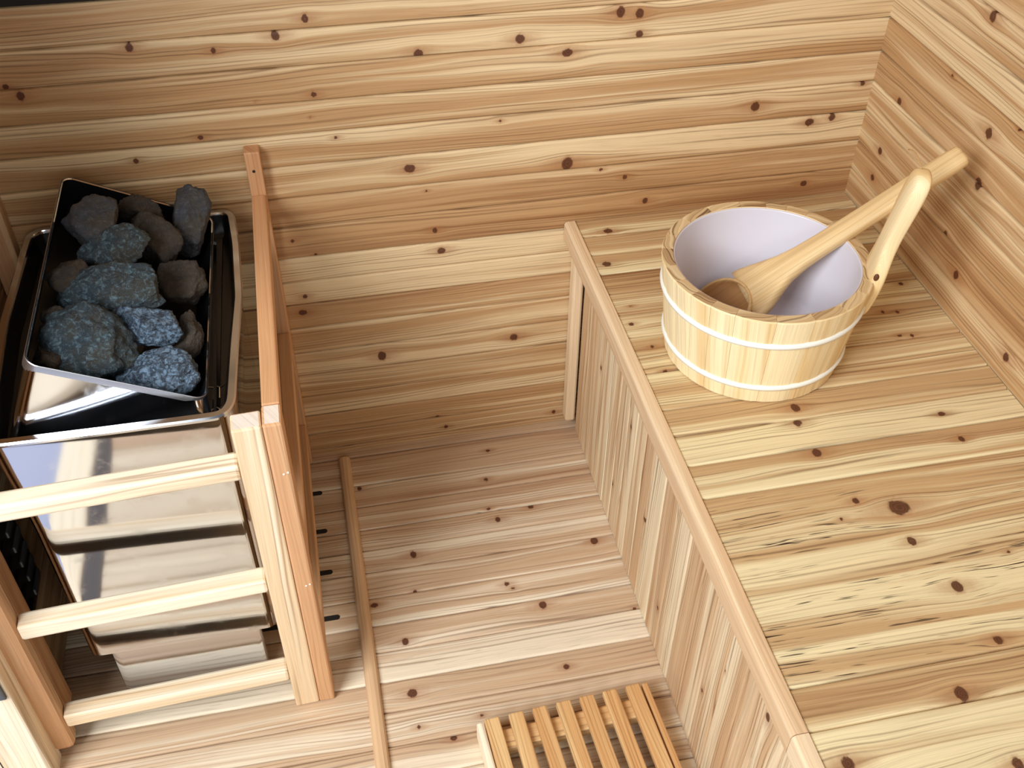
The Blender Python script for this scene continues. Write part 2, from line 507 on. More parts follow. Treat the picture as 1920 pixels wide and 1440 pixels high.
lw = plank_surface('wall_left', (XL, 0, 0), (0, 1, 0), (0, 0, 1), (1, 0, 0), -0.52, 0.0, [0.0 + 0.051 * i for i in range(38)], [], [0.7, 0.85, 0.6, 0.8], M['wall'], useed=33.0, step_u=0.01)
add_backing(lw, (XL - 0.05, -0.52, -0.05), (XL - 0.010, 0.05, 1.93), M['dark'])
structure(lw)

fl_seams = [0.01, -0.020, -0.092, -0.144, -0.197, -0.243, -0.290, -0.343, -0.397, -0.447, -0.501, -0.552, -0.607, -0.658, -0.709, -0.76, -0.811, -0.862, -0.913, -0.964, -1.015, -1.066, -1.117]
fl_seams = fl_seams[::-1]
fl_tones = [0.4, 0.5, 0.4, 0.5, 0.4, 0.5, 0.3, 0.3, 0.42, 0.20, 0.55, 0.62, 0.10, 0.62, 0.52, 0.32, 0.34, 0.62, 0.48, 0.66, 0.50, 0.62]
fo = plank_surface('floor', (0, 0, 0), (1, 0, 0), (0, 1, 0), (0, 0, 1), XL - 0.02, 0.05, fl_seams, fl_knots, fl_tones, M['floor'], useed=47.0,
                   slopes=[0.2, -0.2, 0.1])
add_backing(fo, (XL - 0.05, -1.13, -0.06), (XR + 0.05, 0.05, -0.012), M['dark'])
structure(fo)
for (xe, yc) in ((-0.450, -0.0965), (-0.448, -0.1860), (-0.446, -0.2760), (-0.442, -0.3680)):
    bm = bmesh.new()
    hw, x0 = 0.0046, -0.60
    pts = [(xe - hw + hw * math.cos(a), yc + hw * math.sin(a)) for a in [math.radians(-90 + 15 * k) for k in range(13)]]
    pts += [(x0 + hw + hw * math.cos(a), yc + hw * math.sin(a)) for a in [math.radians(90 + 15 * k) for k in range(13)]]
    f = bm.faces.new([bm.verts.new((a, b, -0.010)) for a, b in pts])
    ex_ = bmesh.ops.extrude_face_region(bm, geom=[f])
    bmesh.ops.translate(bm, vec=(0, 0, 0.0106), verts=[v for v in ex_['geom'] if isinstance(v, bmesh.types.BMVert)])
    from_bm('vent_slot', bm, M['dark'], fo)['label'] = 'black ventilation slot in the floor'
ce = from_bm('ceiling', bm_box((XL - 0.04, -1.08, 1.9), (XR + 0.05, 0.05, 1.94), 0.0), None)
me = ce.data
grain_attr(me, 0, 5.0, 0.5)
me.materials.append(M['wall'])
structure(ce)
gr = from_bm('ground', bm_box((-5, -6, -0.16), (3.5, 3, -0.07), 0.0), M['ground'])
structure(gr)

# door opening in the left wall
dr = bpy.data.objects.new('door_1', None)
COL.objects.link(dr)
dr.location = (XL, -0.53, 0)
structure(dr)
# local coordinates relative to the empty
wood_box('jamb', (-0.115, -0.035, -0.06), (0.012, 0.008, 1.9), 2, M['guard_pale_lit'], dr, 0.003, 0.25)
from_bm('seal_groove', bm_box((-0.0445, -0.0358, -0.05), (-0.0435, -0.033, 1.88), 0.0), M['dark'], dr)
from_bm('latch_plate', bm_box((-0.030, -0.040, 0.215), (0.009, -0.034, 0.262), 0.004, 3), M['grey'], dr)
wood_box('sill', (-0.050, -0.62, -0.055), (0.014, -0.037, 0.004), 1, M['guard_pale_lit'], dr, 0.003, 0.0)
from_bm('threshold_seal', bm_box((0.0145, -0.62, -0.002), (0.045, -0.037, 0.003), 0.001), M['seal'], dr)

# ------------------------------------------------------------------ bench
bench = thing('bench', 'built-in knotty wooden sauna bench with board top and vertical plank front, bucket standing on it', 'bench', (0.25, -0.5, 0))
BX, BY = 0.25, -0.5
def bl(co):
    return (co[0] - BX, co[1] - BY, co[2])
bt_seams = [0.0, -0.047, -0.098, -0.150, -0.200, -0.252, -0.304, -0.383, -0.457, -0.507, -0.560, -0.615, -0.879, -0.928, -1.005, -1.06][::-1]
bt_tones = [0.4, 0.18, 0.72, 0.42, 0.55, 0.12, 0.60, 0.50, 0.52, 0.42, 0.40, 0.66, 0.34, 0.42, 0.36]
bt_fl = [0.1, 0.1, 0.2, 1.0, 0.2, 0.1, 0.1, 0.1, 0.1, 0.1, 0.1, 0.1, 0.1, 0.1, 0.2]
bt_sl = [0.1, -0.1, -0.3, 0.25, 0.4, 0.0, 0.1, -0.2, 0.0, 0.2, -0.3, 0.2, 0.4, 0.5, 0.1]
top = plank_surface('seat', bl((0, 0, ZB)), (1, 0, 0), (0, 1, 0), (0, 0, 1), 0.011, XR - 0.0015, bt_seams, bt_knots, bt_tones, M['bench'], bench, flecks=bt_fl, slopes=bt_sl, useed=60.0)
add_backing(top, bl((0.014, -1.06, ZB - 0.034)), bl((XR - 0.002, -0.001, ZB - 0.012)), M['trim'])
fp_seams = [-0.028, -0.074, -0.120, -0.167, -0.215, -0.259, -0.303, -0.343, -0.383, -0.422, -0.474, -0.526, -0.580, -0.632, -0.683, -0.730, -0.780, -0.833, -0.884, -0.935, -0.986, -1.06][::-1]
fp_tones = [0.4, 0.3, 0.45, 0.2, 0.5, 0.45, 0.52, 0.40, 0.55, 0.2, 0.55, 0.30, 0.42, 0.30, 0.25, 0.55, 0.35, 0.25, 0.5, 0.4, 0.55]
pan = plank_surface('front_panel', bl((0.031, 0, 0)), (0, 0, 1), (0, 1, 0), (-1, 0, 0), 0.001, ZB - 0.035, fp_seams, [(b, a, c) for a, b, c in fp_knots], fp_tones, M['front'], bench, useed=80.0)
add_backing(pan, bl((0.042, -1.06, 0.001)), bl((0.060, -0.03, ZB - 0.036)), M['trim'])
def edge_board(y0, y1, tone):
    bm = bm_box(bl((-0.002, y0, ZB - 0.036)), bl((0.0155, y1, ZB + 0.002)), 0.0)
    es = [e for e in bm.edges if abs(e.verts[0].co.x - e.verts[1].co.x) < 1e-6 and abs(e.verts[0].co.z - e.verts[1].co.z) < 1e-6 and e.verts[0].co.x < -BX]
    bmesh.ops.bevel(bm, geom=es, offset=0.006, segments=4, profile=0.5, affect='EDGES')
    o = from_bm('edge_trim', bm, M['trim'], bench)
    grain_attr(o.data, 1, None, tone)
edge_board(-0.9285, -0.0015, 0.5)
edge_board(-1.06, -0.9295, 0.2)
wood_box('corner_post', bl((0.012, -0.027, 0.022)), bl((0.0305, -0.0015, ZB - 0.037)), 2, M['trim'], bench, 0.004, 0.35)

# ------------------------------------------------------------------ strip on the floor
bm = bmesh.new()
prof = [(-0.0105, 0.0), (-0.0105, 0.004), (-0.008, 0.0085), (-0.003, 0.0108), (0.003, 0.0108), (0.008, 0.0085), (0.0105, 0.004), (0.0105, 0.0)]
rings = []
for y in (-0.024, -0.026, -0.9):
    s = 0.85 if y == -0.024 else 1.0
    rings.append([bm.verts.new((px * s, y, 0.0003 + pz * s)) for px, pz in prof])
for a, b in zip(rings, rings[1:]):
    for i in range(len(prof)):
        j = (i + 1) % len(prof)
        bm.faces.new((a[i], a[j], b[j], b[i]))
bm.faces.new(rings[0])
bm.faces.new(rings[-1][::-1])
st = from_bm('floor_strip', bm, M['trim'], smooth=False)
grain_attr(st.data, 1, None, 0.62)
st.location = (-0.4045, 0, 0)
st['label'] = 'thin rounded wooden strip lying on the floor from the back wall beside the heater guard'
st['category'] = 'strip'

# ------------------------------------------------------------------ heater guard
guard = thing('heater_guard', 'wooden fence of posts and horizontal rails around the steel heater', 'guard', (-0.484, -0.5, 0))
GX, GY = -0.484, -0.5
def gl(co):
    return (co[0] - GX, co[1] - GY, co[2])
ZT = 0.573
# side frame: wall stile, front post, three rails running back to the wall
wood_box('wall_stile', gl((-0.484, -0.024, 0.004)), gl((-0.462, -0.001, 0.642)), 2, M['guard'], guard, 0.002, 0.72)
post = wood_box('corner_post', gl((-0.484, -0.515, 0.002)), gl((-0.4615, -0.4795, ZT)), 2, M['guard'], guard, 0.003, 0.62)
skylit_end(post)
for zc, th in ((0.560, 0.0255), (0.300, 0.026), (0.090, 0.026)):
    wood_box('side_rail', gl((-0.4835, -0.4795, zc - th / 2)), gl((-0.4625, -0.0245, zc + th / 2)), 1, M['guard'], guard, 0.002, 0.6)
for z in (0.4926, 0.2794):
    bm = bmesh.new()
    for dx in (-0.0028, 0.0022):
        r0 = bmesh.ops.create_uvsphere(bm, u_segments=10, v_segments=6, radius=0.0016)
        for v in r0['verts']:
            v.co = Vector((v.co.x + dx, v.co.y * 0.5, v.co.z + dx * 0.4))
    bmesh.ops.translate(bm, vec=Vector(gl((-0.4675, -0.5152, z))), verts=bm.verts)
    from_bm('nail_filler', bm, M['filler'], guard, True)
bm = bmesh.new()
bmesh.ops.create_uvsphere(bm, u_segments=10, v_segments=6, radius=0.0022)
bmesh.ops.translate(bm, vec=Vector(gl((-0.474, -0.0240, 0.612))), verts=bm.verts)
from_bm('screw_hole', bm, M['dark'], guard, True)
# front frame, turned a little so its left end stands nearer the door
FR = Matrix.Rotation(math.radians(2.6), 4, 'Z')   # about the guard origin
skylit_end(wood_box('front_stile', (-0.035, -0.0148, 0.002), (-0.0008, 0.0142, ZT - 0.001), 2, M['guard_pale_lit'], guard, 0.0025, 0.50, FR))
for zt in (0.516, 0.302, 0.095):
    wood_box('front_rail', (-0.340, -0.0135, zt - 0.026), (-0.0355, 0.0125, zt), 0, M['guard_pale_lit'], guard, 0.004, 0.3, FR)
wood_box('front_stile', (-0.372, -0.0165, 0.020), (-0.3405, 0.0160, ZT - 0.001), 2, M['guard'], guard, 0.009, 0.55, FR)
wood_box('wall_batten', gl((-0.8605, -0.478, 0.02)), gl((-0.838, -0.440, ZT)), 2, M['guard'], guard, 0.002, 0.8)
wood_box('wall_stile', gl((-0.8605, -0.024, 0.004)), gl((-0.826, -0.001, 0.602)), 2, M['guard'], guard, 0.002, 0.5)

# ------------------------------------------------------------------ heater
HX, HY = -0.66, -0.23
heater = thing('sauna_heater', 'polished stainless steel sauna stove with black top, standing behind the wooden guard', 'heater', (HX, HY, 0))
def resample(poly, n):
    poly = np.array(poly, float)
    P2 = np.vstack([poly, poly[:1]])
    d = np.r_[0, np.cumsum(np.hypot(*np.diff(P2, axis=0).T))]
    t = np.linspace(0, d[-1], n, endpoint=False)
    return np.stack([np.interp(t, d, P2[:, 0]), np.interp(t, d, P2[:, 1])], 1)
def smooth_poly(P_, it):
    for _ in range(it):
        P_ = 0.25 * np.roll(P_, 1, 0) + 0.5 * P_ + 0.25 * np.roll(P_, -1, 0)
    return P_
def polar(P_, n):
    c = np.array([HX, HY])
    d = P_ - c
    a = np.unwrap(np.arctan2(d[:, 1], d[:, 0]))
    if a[-1] < a[0]:
        a = a[::-1]
        d = d[::-1]
    k = np.argsort(a % (2 * math.pi))
    a = (a % (2 * math.pi))[k]
    rr = np.hypot(d[:, 0], d[:, 1])[k]
    t = np.linspace(0, 2 * math.pi, n, endpoint=False)
    rr = np.interp(t, np.r_[a[-1] - 2 * math.pi, a, a[0] + 2 * math.pi], np.r_[rr[-1], rr, rr[0]])
    return np.stack([rr * np.cos(t), rr * np.sin(t)], 1)
rim_pts = [(-0.535, -0.459), (-0.524, -0.452), (-0.517, -0.435), (-0.5115, -0.33), (-0.5045, -0.225), (-0.507, -0.10), (-0.513, -0.02), (-0.524, -0.006), (-0.62, -0.004), (-0.789, -0.005), (-0.806, -0.022), (-0.812, -0.22), (-0.801, -0.44), (-0.790, -0.457), (-0.66, -0.459)]
body_pts = [(-0.538, -0.452), (-0.530, -0.448), (-0.527, -0.44), (-0.527, -0.02), (-0.535, -0.006), (-0.78, -0.006), (-0.79, -0.02), (-0.79, -0.435), (-0.786, -0.448), (-0.777, -0.452)]
NR = 360
top_o = polar(smooth_poly(resample(rim_pts, 600), 14), NR)
body_o = polar(smooth_poly(resample(body_pts, 600), 6), NR)
def inset(P_, d):
    t = np.roll(P_, -1, 0) - np.roll(P_, 1, 0)
    t /= np.linalg.norm(t, axis=1)[:, None]
    n = np.stack([-t[:, 1], t[:, 0]], 1)
    return P_ + n * d
def loft(name, rings, mat, cap0=False, cap1=False, parent=None, smooth=True):
    V, F = [], []
    n = len(rings[0][0])
    for P_, z in rings:
        V += [(p[0], p[1], z) for p in P_]
    for k in range(len(rings) - 1):
        for i in range(n):
            j = (i + 1) % n
            F.append((k * n + i, k * n + j, (k + 1) * n + j, (k + 1) * n + i))
    if cap0:
        F.append(tuple(range(n))[::-1])
    if cap1:
        F.append(tuple((len(rings) - 1) * n + i for i in range(n)))
    o = raw_mesh(name, V, F, mat, parent, smooth)
    m = o.modifiers.new('edges', 'EDGE_SPLIT')
    m.split_angle = math.radians(35)
    return o
def mixp(a):
    return body_o * (1 - a) + top_o * a
ZR = 0.545
loft('casing', [(inset(body_o, 0.012), 0.113), (inset(body_o, 0.003), 0.112), (body_o, 0.116), (body_o, 0.38), (mixp(0.25), 0.43), (mixp(0.7), 0.49), (mixp(1.0), ZR - 0.006)], M['steel'], True, False, heater)
loft('top_rim', [(top_o, ZR - 0.006), (inset(top_o, -0.0008), ZR - 0.002), (inset(top_o, 0.0012), ZR), (inset(top_o, 0.009), ZR), (inset(top_o, 0.0105), ZR - 0.003), (inset(top_o, 0.0105), ZR - 0.007)], M['rim'], False, False, heater)
loft('top_well', [(inset(top_o, 0.0104), ZR - 0.004), (inset(top_o, 0.016), 0.512), (inset(top_o, 0.022), 0.508)], M['black'], False, True, heater)
# honeycomb ribs pressed into the black top plate
def tube(pts, rad, n=8):
    bm = bmesh.new()
    rings = []
    pts = [Vector(p) for p in pts]
    for i, p in enumerate(pts):
        d = (pts[min(i + 1, len(pts) - 1)] - pts[max(i - 1, 0)]).normalized()
        a = d.orthogonal().normalized()
        b = d.cross(a)
        rr = rad[i] if isinstance(rad, (list, tuple)) else rad
        rings.append([bm.verts.new(p + (a * math.cos(2 * math.pi * k / n) + b * math.sin(2 * math.pi * k / n)) * rr) for k in range(n)])
    for r0, r1 in zip(rings, rings[1:]):
        for k in range(n):
            bm.faces.new((r0[k], r0[(k + 1) % n], r1[(k + 1) % n], r1[k]))
    bm.faces.new(rings[0][::-1])
    bm.faces.new(rings[-1])
    return bm
bm = bmesh.new()
for (cx, cy) in ((-0.541, -0.405), (-0.541, -0.365)):
    for a in (30, 150, 270):
        x1, y1 = cx + 0.013 * math.cos(math.radians(a)), cy + 0.02 * math.sin(math.radians(a))
        t2 = tube([(cx - HX, cy - HY, 0.5083), (x1 - HX, y1 - HY, 0.5083)], 0.0009, 6)
        tm = bpy.data.meshes.new('tmp')
        t2.to_mesh(tm)
        t2.free()
        bm.from_mesh(tm)
        bpy.data.meshes.remove(tm)
from_bm('pressed_rib', bm, M['rim'], heater)
# lower, set-back base of the stove
base_pts = [(-0.556, -0.446), (-0.553, -0.443), (-0.553, -0.05), (-0.763, -0.05), (-0.763, -0.443), (-0.760, -0.446)]
base_o = polar(resample(base_pts, 600), NR)
loft('base_casing', [(base_o, 0.001), (base_o, 0.1125)], M['steel'], True, True, heater)
# ventilation slits in the right flank
def side_slot(y):
    return bm_box((-0.5262 - HX, y - 0.003 - HY, 0.365), (-0.5255 - HX, y + 0.003 - HY, 0.41), 0.0)
for i in range(6):
    from_bm('vent_slit', side_slot(-0.30 - i * 0.018), M['dark'], heater)
# folded corner seam of the front panel
from_bm('panel_seam', bm_box((-0.5405 - HX, -0.4528 - HY, 0.12), (-0.5395 - HX, -0.4515 - HY, 0.53), 0.0), M['rim'], heater)

# tilted stone tray
FLc, FRc, BLc, BRc = (Vector(x) for x in ((-0.741, -0.420, 0.630), (-0.555, -0.420, 0.545), (-0.714, -0.060, 0.650), (-0.537, -0.060, 0.560)))
ex = ((FRc - FLc) + (BRc - BLc)).normalized()
ey = ((BLc - FLc) + (BRc - FRc)).normalized()
ez = ex.cross(ey).normalized()
ey = ez.cross(ex).normalized()
tc_ = (FLc + FRc + BLc + BRc) / 4
TW, TL, TD = 0.203, 0.366, 0.080
HB = Vector((HX, HY, 0))
def rrect(w, l, rad, n=6):
    out = []
    for (sx, sy, a0) in ((1, 1, 0), (-1, 1, 90), (-1, -1, 180), (1, -1, 270)):
        for i in range(n + 1):
            a = math.radians(a0 + 90 * i / n)
            out.append((sx * (w / 2 - rad) + rad * math.cos(a), sy * (l / 2 - rad) + rad * math.sin(a)))
    return out
def tray_loft(name, spec, mat, cap):
    V, F = [], []
    n = None
    for (w, l, rad, h) in spec:
        rp = rrect(w, l, rad)
        n = len(rp)
        for (a, b) in rp:
            V.append(tc_ + ex * a + ey * b + ez * h - HB)
    for k in range(len(spec) - 1):
        for i in range(n):
            j = (i + 1) % n
            F.append((k * n + i, k * n + j, (k + 1) * n + j, (k + 1) * n + i))
    if cap:
        F.append(tuple((len(spec) - 1) * n + i for i in range(n)))
    o = raw_mesh(name, V, F, mat, heater, True)
    m = o.modifiers.new('edges', 'EDGE_SPLIT')
    m.split_angle = math.radians(35)
    return o
def tray_skirt():
    V, F = [], []
    rings = []
    bc = Vector((-0.6655, -0.235, 0.0))
    def bottom(z, grow):
        return [Vector((bc.x + a, bc.y + b, z)) - HB for a, b in rrect(0.236 + grow, 0.408 + grow, 0.016)]
    def rim(w, l, rad, h):
        return [tc_ + ex * a + ey * b + ez * h - HB for a, b in rrect(w, l, rad)]
    rings.append(bottom(0.5085, 0.006))
    rings.append(bottom(0.5100, 0.006))
    rings.append(bottom(0.5125, 0.0))
    rings.append(rim(TW, TL, 0.016, -0.002))
    rings.append(rim(TW + 0.0012, TL + 0.0012, 0.016, 0.0))
    rings.append(rim(TW - 0.001, TL - 0.001, 0.0155, 0.0016))
    rings.append(rim(TW - 0.004, TL - 0.004, 0.014, 0.0005))
    n = len(rings[0])
    for rg in rings:
        V += rg
    for k in range(len(rings) - 1):
        for i in range(n):
            j = (i + 1) % n
            F.append((k * n + i, k * n + j, (k + 1) * n + j, (k + 1) * n + i))
    o = raw_mesh('stone_tray', V, F, M['steel'], heater, True)
    o.modifiers.new('edges', 'EDGE_SPLIT').split_angle = math.radians(35)
    return o
tray = tray_skirt()
band = tray_loft('tray_edge', [(TW + 0.0010, TL + 0.0010, 0.0165, -0.013), (TW + 0.0022, TL + 0.0022, 0.017, -0.0125), (TW + 0.0022, TL + 0.0022, 0.017, 0.0012), (TW + 0.0008, TL + 0.0008, 0.0165, 0.0022)], M['lip'], False)
band.parent = tray
liner = tray_loft('tray_lining', [(TW - 0.004, TL - 0.004, 0.014, 0.0005), (TW - 0.012, TL - 0.012, 0.012, -TD + 0.002)], M['black'], True)
liner.parent = tray

# ------------------------------------------------------------------ stones
def rock(seed, rad, sub=5, planes=11, rough=0.05):
    rng = random.Random(seed)
    bm = bmesh.new()
    bmesh.ops.create_icosphere(bm, subdivisions=sub, radius=1.0)
    pl = []
    for i in range(planes):
        n = Vector((rng.gauss(0, 1), rng.gauss(0, 1), rng.gauss(0, 1))).normalized()
        pl.append((n, rng.uniform(0.56, 0.92)))
    off = Vector((rng.uniform(-50, 50), rng.uniform(-50, 50), rng.uniform(-50, 50)))
    for v in bm.verts:
        d = v.co.normalized()
        q = 0.0
        for n, h in pl:
            c = n.dot(d)
            if c > 0.05:
                q += (c / h) ** 40
        q += 1.0
        rr = q ** (-1 / 40)
        rr *= 1.06 + rough * 1.6 * noise.fractal(d * 1.7 + off, 1.0, 2.0, 3) + rough * 0.8 * noise.fractal(d * 6.0 + off, 0.8, 2.0, 4)
        v.co = Vector((d.x * rr * rad[0], d.y * rr * rad[1], d.z * rr * rad[2]))
    return bm

camR = Vector((r[0][0], r[0][1], r[0][2]))
camU = Vector((-r[1][0], -r[1][1], -r[1][2]))
camB = Vector((-r[2][0], -r[2][1], -r[2][2]))
stones = [
    # point on the tray plane, half width, half height, spin, how far below the rim plane (along the heap), depth factor, material, seed, label
    ((-0.682, -0.147, 0.629), 0.043, 0.043, 0, 0.000, 0.75, 'stone_grey', 11, 'large rounded grey brown stone in the far left corner of the tray'),
    ((-0.630, -0.096, 0.609), 0.033, 0.022, -15, 0.006, 0.8, 'stone_brown', 12, 'small dark stone at the far edge of the tray between the two tall ones'),
    ((-0.569, -0.089, 0.581), 0.031, 0.051, -4, -0.006, 0.75, 'stone_grey', 13, 'tall pale grey stone standing up in the far right corner of the tray'),
    ((-0.611, -0.143, 0.595), 0.039, 0.031, -35, 0.008, 0.8, 'stone_brown', 14, 'flat faced brown grey stone in front of the small one at the far edge'),
    ((-0.653, -0.191, 0.611), 0.044, 0.031, 18, 0.002, 0.8, 'stone_teal', 15, 'squarish blue grey stone in the middle of the tray behind the long one'),
    ((-0.699, -0.264, 0.624), 0.027, 0.035, 20, 0.026, 0.7, 'stone_brown', 16, 'dark brown stone half hidden at the left side of the tray'),
    ((-0.653, -0.267, 0.604), 0.072, 0.032, 8, -0.008, 0.5, 'stone_teal', 17, 'longest stone lying crosswise in the middle, pale blue green at its left end'),
    ((-0.578, -0.224, 0.574), 0.030, 0.038, 15, 0.000, 0.65, 'stone_brown', 18, 'olive brown block shaped stone at the right side of the tray'),
    ((-0.613, -0.314, 0.581), 0.044, 0.029, -12, 0.000, 0.75, 'stone_blue', 19, 'dark blue striped stone in front of the longest stone'),
    ((-0.672, -0.377, 0.602), 0.058, 0.049, -25, 0.030, 0.62, 'stone_teal', 20, 'biggest blue grey stone at the front left of the tray'),
    ((-0.571, -0.322, 0.562), 0.019, 0.036, -15, 0.010, 0.8, 'stone_brown', 21, 'small brown stone with a pale blue tip by the right edge of the tray'),
    ((-0.602, -0.398, 0.568), 0.046, 0.033, 8, 0.026, 0.7, 'stone_blue', 22, 'rough blue pointed stone at the front right edge of the tray'),
    ((-0.712, -0.404, 0.614), 0.021, 0.020, 0, 0.046, 0.9, 'stone_brown', 23, 'dark stone low in the front left corner of the tray'),
    ((-0.708, -0.336, 0.620), 0.020, 0.019, 0, 0.038, 0.9, 'stone_brown', 24, 'dark stone in shadow at the left edge behind the biggest stone'),
]
for (c, a, b, spin, lift, dep, mat, sd, lab) in stones:
    dmin = min(a, b) * 1.0
    bm = rock(sd, (a, b, max(dmin, 0.5 * max(a, b)) * dep * 1.15), 5, 10, 0.075)
    sp = math.radians(spin)
    X = camR * math.cos(sp) + camU * math.sin(sp)
    Y = -camR * math.sin(sp) + camU * math.cos(sp)
    mt = Matrix((X, Y, camB)).transposed().to_4x4()
    bmesh.ops.transform(bm, matrix=mt, verts=bm.verts)
    o = from_bm('sauna_stone', bm, M[mat], None, True)
    o.location = Vector(c) + (Vector(c) - Vector(CAM_POS)).normalized() * lift
    o['label'] = lab
    o['category'] = 'stone'
    o['group'] = 'stones heaped in the heater tray'

# ------------------------------------------------------------------ bucket
KX, KY = 0.179, -0.353
bucket = thing('sauna_bucket', 'round pale wooden bucket with two white hoops and a tall side handle, on the bench', 'bucket', (KX, KY, ZB))
HBK = 0.150
RB, RT = 0.1195, 0.1385
TH = 0.0155
NS = 22
rng = random.Random(4)
widths = [rng.uniform(0.7, 1.3) for _ in range(NS)]
tot = sum(widths)
angs = [0.0]
for w_ in widths:
    angs.append(angs[-1] + 2 * math.pi * w_ / tot)
def rad_at(z):
    return RB + (RT - RB) * z / HBK
V, F, G, K = [], [], [], []
H_ANG = math.radians(-22)
for i in range(NS):
    a0, a1 = angs[i] + 0.0012, angs[i + 1] - 0.0012
    nseg = 6
    tone = rng.choice([0.15, 0.25, 0.35, 0.2, 0.5, 0.62, 0.3])
    sd = 200 + i * 1.7
    zs = [0.001, 0.0025, 0.05, 0.1, HBK - 0.002, HBK]
    base = len(V)
    cols = []
    for k in range(nseg + 1):
        a = a0 + (a1 - a0) * k / nseg
        edge = 0.0007 if k in (0, nseg) else 0.0
        ring = []
        for z in zs:
            ro = rad_at(z) - edge - (0.0012 if z in (0.001, HBK) else 0)
            ring.append((ro, z))
        ring.append((rad_at(HBK) - TH, HBK))
        ring.append((rad_at(HBK) - TH - 0.0005, HBK - 0.002))
        ring.append((rad_at(0.012) - TH, 0.012))
        ring.append((rad_at(0.001) - TH, 0.001))
        idx = []
        for (rr, z) in ring:
            idx.append(len(V))
            V.append((rr * math.cos(a), rr * math.sin(a), z))
            flat = z >= HBK - 1e-6
            G.append((z + (rr * 0.02) + i * 0.37, a * 0.13 + (rr * 1.6 + 0.010 * math.cos((a - a0) / (a1 - a0) * math.pi) if flat else rr * 0.5), sd))
            K.append((9.0, 0.6 if flat else tone, 0.0))
        cols.append(idx)
    m = len(cols[0])
    for k in range(nseg):
        for q in range(m):
            q2 = (q + 1) % m
            F.append((cols[k][q], cols[k + 1][q], cols[k + 1][q2], cols[k][q2]))
    F.append(tuple(cols[0]))
    F.append(tuple(cols[-1][::-1]))
st_o = raw_mesh('stave_wall', V, F, M['bucket'], bucket, False)
set_attr(st_o.data, np.array(G), np.array(K))
st_o.data.materials.append(M['bucket_rim'])
for p_ in st_o.data.polygons:
    if all(V[v_][2] >= HBK - 1e-6 for v_ in p_.vertices):
        p_.material_index = 1
# white liner
def lathe(profile, n=96):
    V, F = [], []
    m = len(profile)
    for i in range(n):
        a = 2 * math.pi * i / n
        for (rr, z) in profile:
            V.append((rr * math.cos(a), rr * math.sin(a), z))
    for i in range(n):
        j = (i + 1) % n
        for q in range(m - 1):
            F.append((i * m + q, j * m + q, j * m + q + 1, i * m + q + 1))
    return V, F
ri_t, ri_b = rad_at(HBK) - TH, rad_at(0.012) - TH
V, F = lathe([(ri_t - 0.0006, HBK - 0.001), (ri_t - 0.0022, HBK - 0.001), (ri_t - 0.0028, HBK - 0.003), (rad_at(0.026) - TH - 0.001, 0.026), (ri_b - 0.006, 0.017), (ri_b - 0.02, 0.014), (0.0005, 0.014)])
raw_mesh('white_liner', V, F, M['liner'], bucket)['label'] = 'white plastic liner inside the bucket'
V, F = lathe([(0.0005, 0.004), (ri_b + 0.0005, 0.004), (ri_b + 0.0005, 0.012), (0.0005, 0.012)])
bo = raw_mesh('bucket_base', V, F, M['bucket'], bucket, False)
grain_attr(bo.data, 0)
for z in (0.030, 0.108):
    rr = rad_at(z)
    V, F = lathe([(rr - 0.0008, z - 0.0045), (rr + 0.0020, z - 0.0035), (rr + 0.0032, z), (rr + 0.0022, z + 0.0035), (rr - 0.0004, z + 0.0045)], 128)
    raw_mesh('hoop', V, F, M['plastic'], bucket)['label'] = 'white plastic hoop around the staves'
# long handle stave
er = Vector((math.cos(H_ANG), math.sin(H_ANG), 0))
et = Vector((-math.sin(H_ANG), math.cos(H_ANG), 0))
def stave_section(z, w, thk, rc, n=10):
    pts = []
    lean = rc
    for k in range(n):
        s = -1 + 2 * k / (n - 1)
        pts.append((lean + thk / 2 * (1 - 0.35 * abs(s) ** 3), s * w / 2))
    for k in range(n):
        s = 1 - 2 * k / (n - 1)
        pts.append((lean - thk / 2 * (1 - 0.35 * abs(s) ** 3), s * w / 2))
    return [er * a + et * b + Vector((0, 0, z)) for a, b in pts]
hz = [(0.085, 0.052, 0.012), (0.110, 0.062, 0.019), (0.135, 0.070, 0.021), (0.152, 0.068, 0.022), (0.168, 0.056, 0.022), (0.185, 0.045, 0.022), (0.205, 0.040, 0.023), (0.230, 0.043, 0.024), (0.255, 0.047, 0.025), (0.275, 0.048, 0.025), (0.287, 0.042, 0.023), (0.294, 0.030, 0.019), (0.297, 0.012, 0.010)]
V, F = [], []
for z, w_, th in hz:
    rc = rad_at(z) - TH / 2 + (0.008 if z < 0.2 else 0.008 + (z - 0.2) * 0.05)
    V += stave_section(z, w_, th, rc)
n = 20
for k in range(len(hz) - 1):
    for i in range(n):
        F.append((k * n + i, k * n + (i + 1) % n, (k + 1) * n + (i + 1) % n, (k + 1) * n + i))
F.append(tuple(range(n))[::-1])
F.append(tuple((len(hz) - 1) * n + i for i in range(n)))
hs = raw_mesh('handle_stave', V, F, M['bucket'], bucket)
grain_attr(hs.data, 2, None, 0.42)
me = hs.data
kn = np.empty(len(me.vertices) * 3, np.float32)
me.attributes['knot'].data.foreach_get('vector', kn)
sub = hs.modifiers.new('smooth', 'SUBSURF')
sub.levels = 1
sub.render_levels = 2
kp = er * (rad_at(0.156) - 0.004) - et * 0.0305 + Vector((0, 0, 0.158))
bm = bmesh.new()
bmesh.ops.create_uvsphere(bm, u_segments=14, v_segments=8, radius=1.0)
for v in bm.verts:
    v.co = kp + er * (v.co.x * 0.0035) + et * (v.co.y * 0.0025) + Vector((0, 0, v.co.z * 0.0055))
from_bm('knot', bm, M['bowl'], bucket, True)['label'] = 'dark knot at the root of the handle'
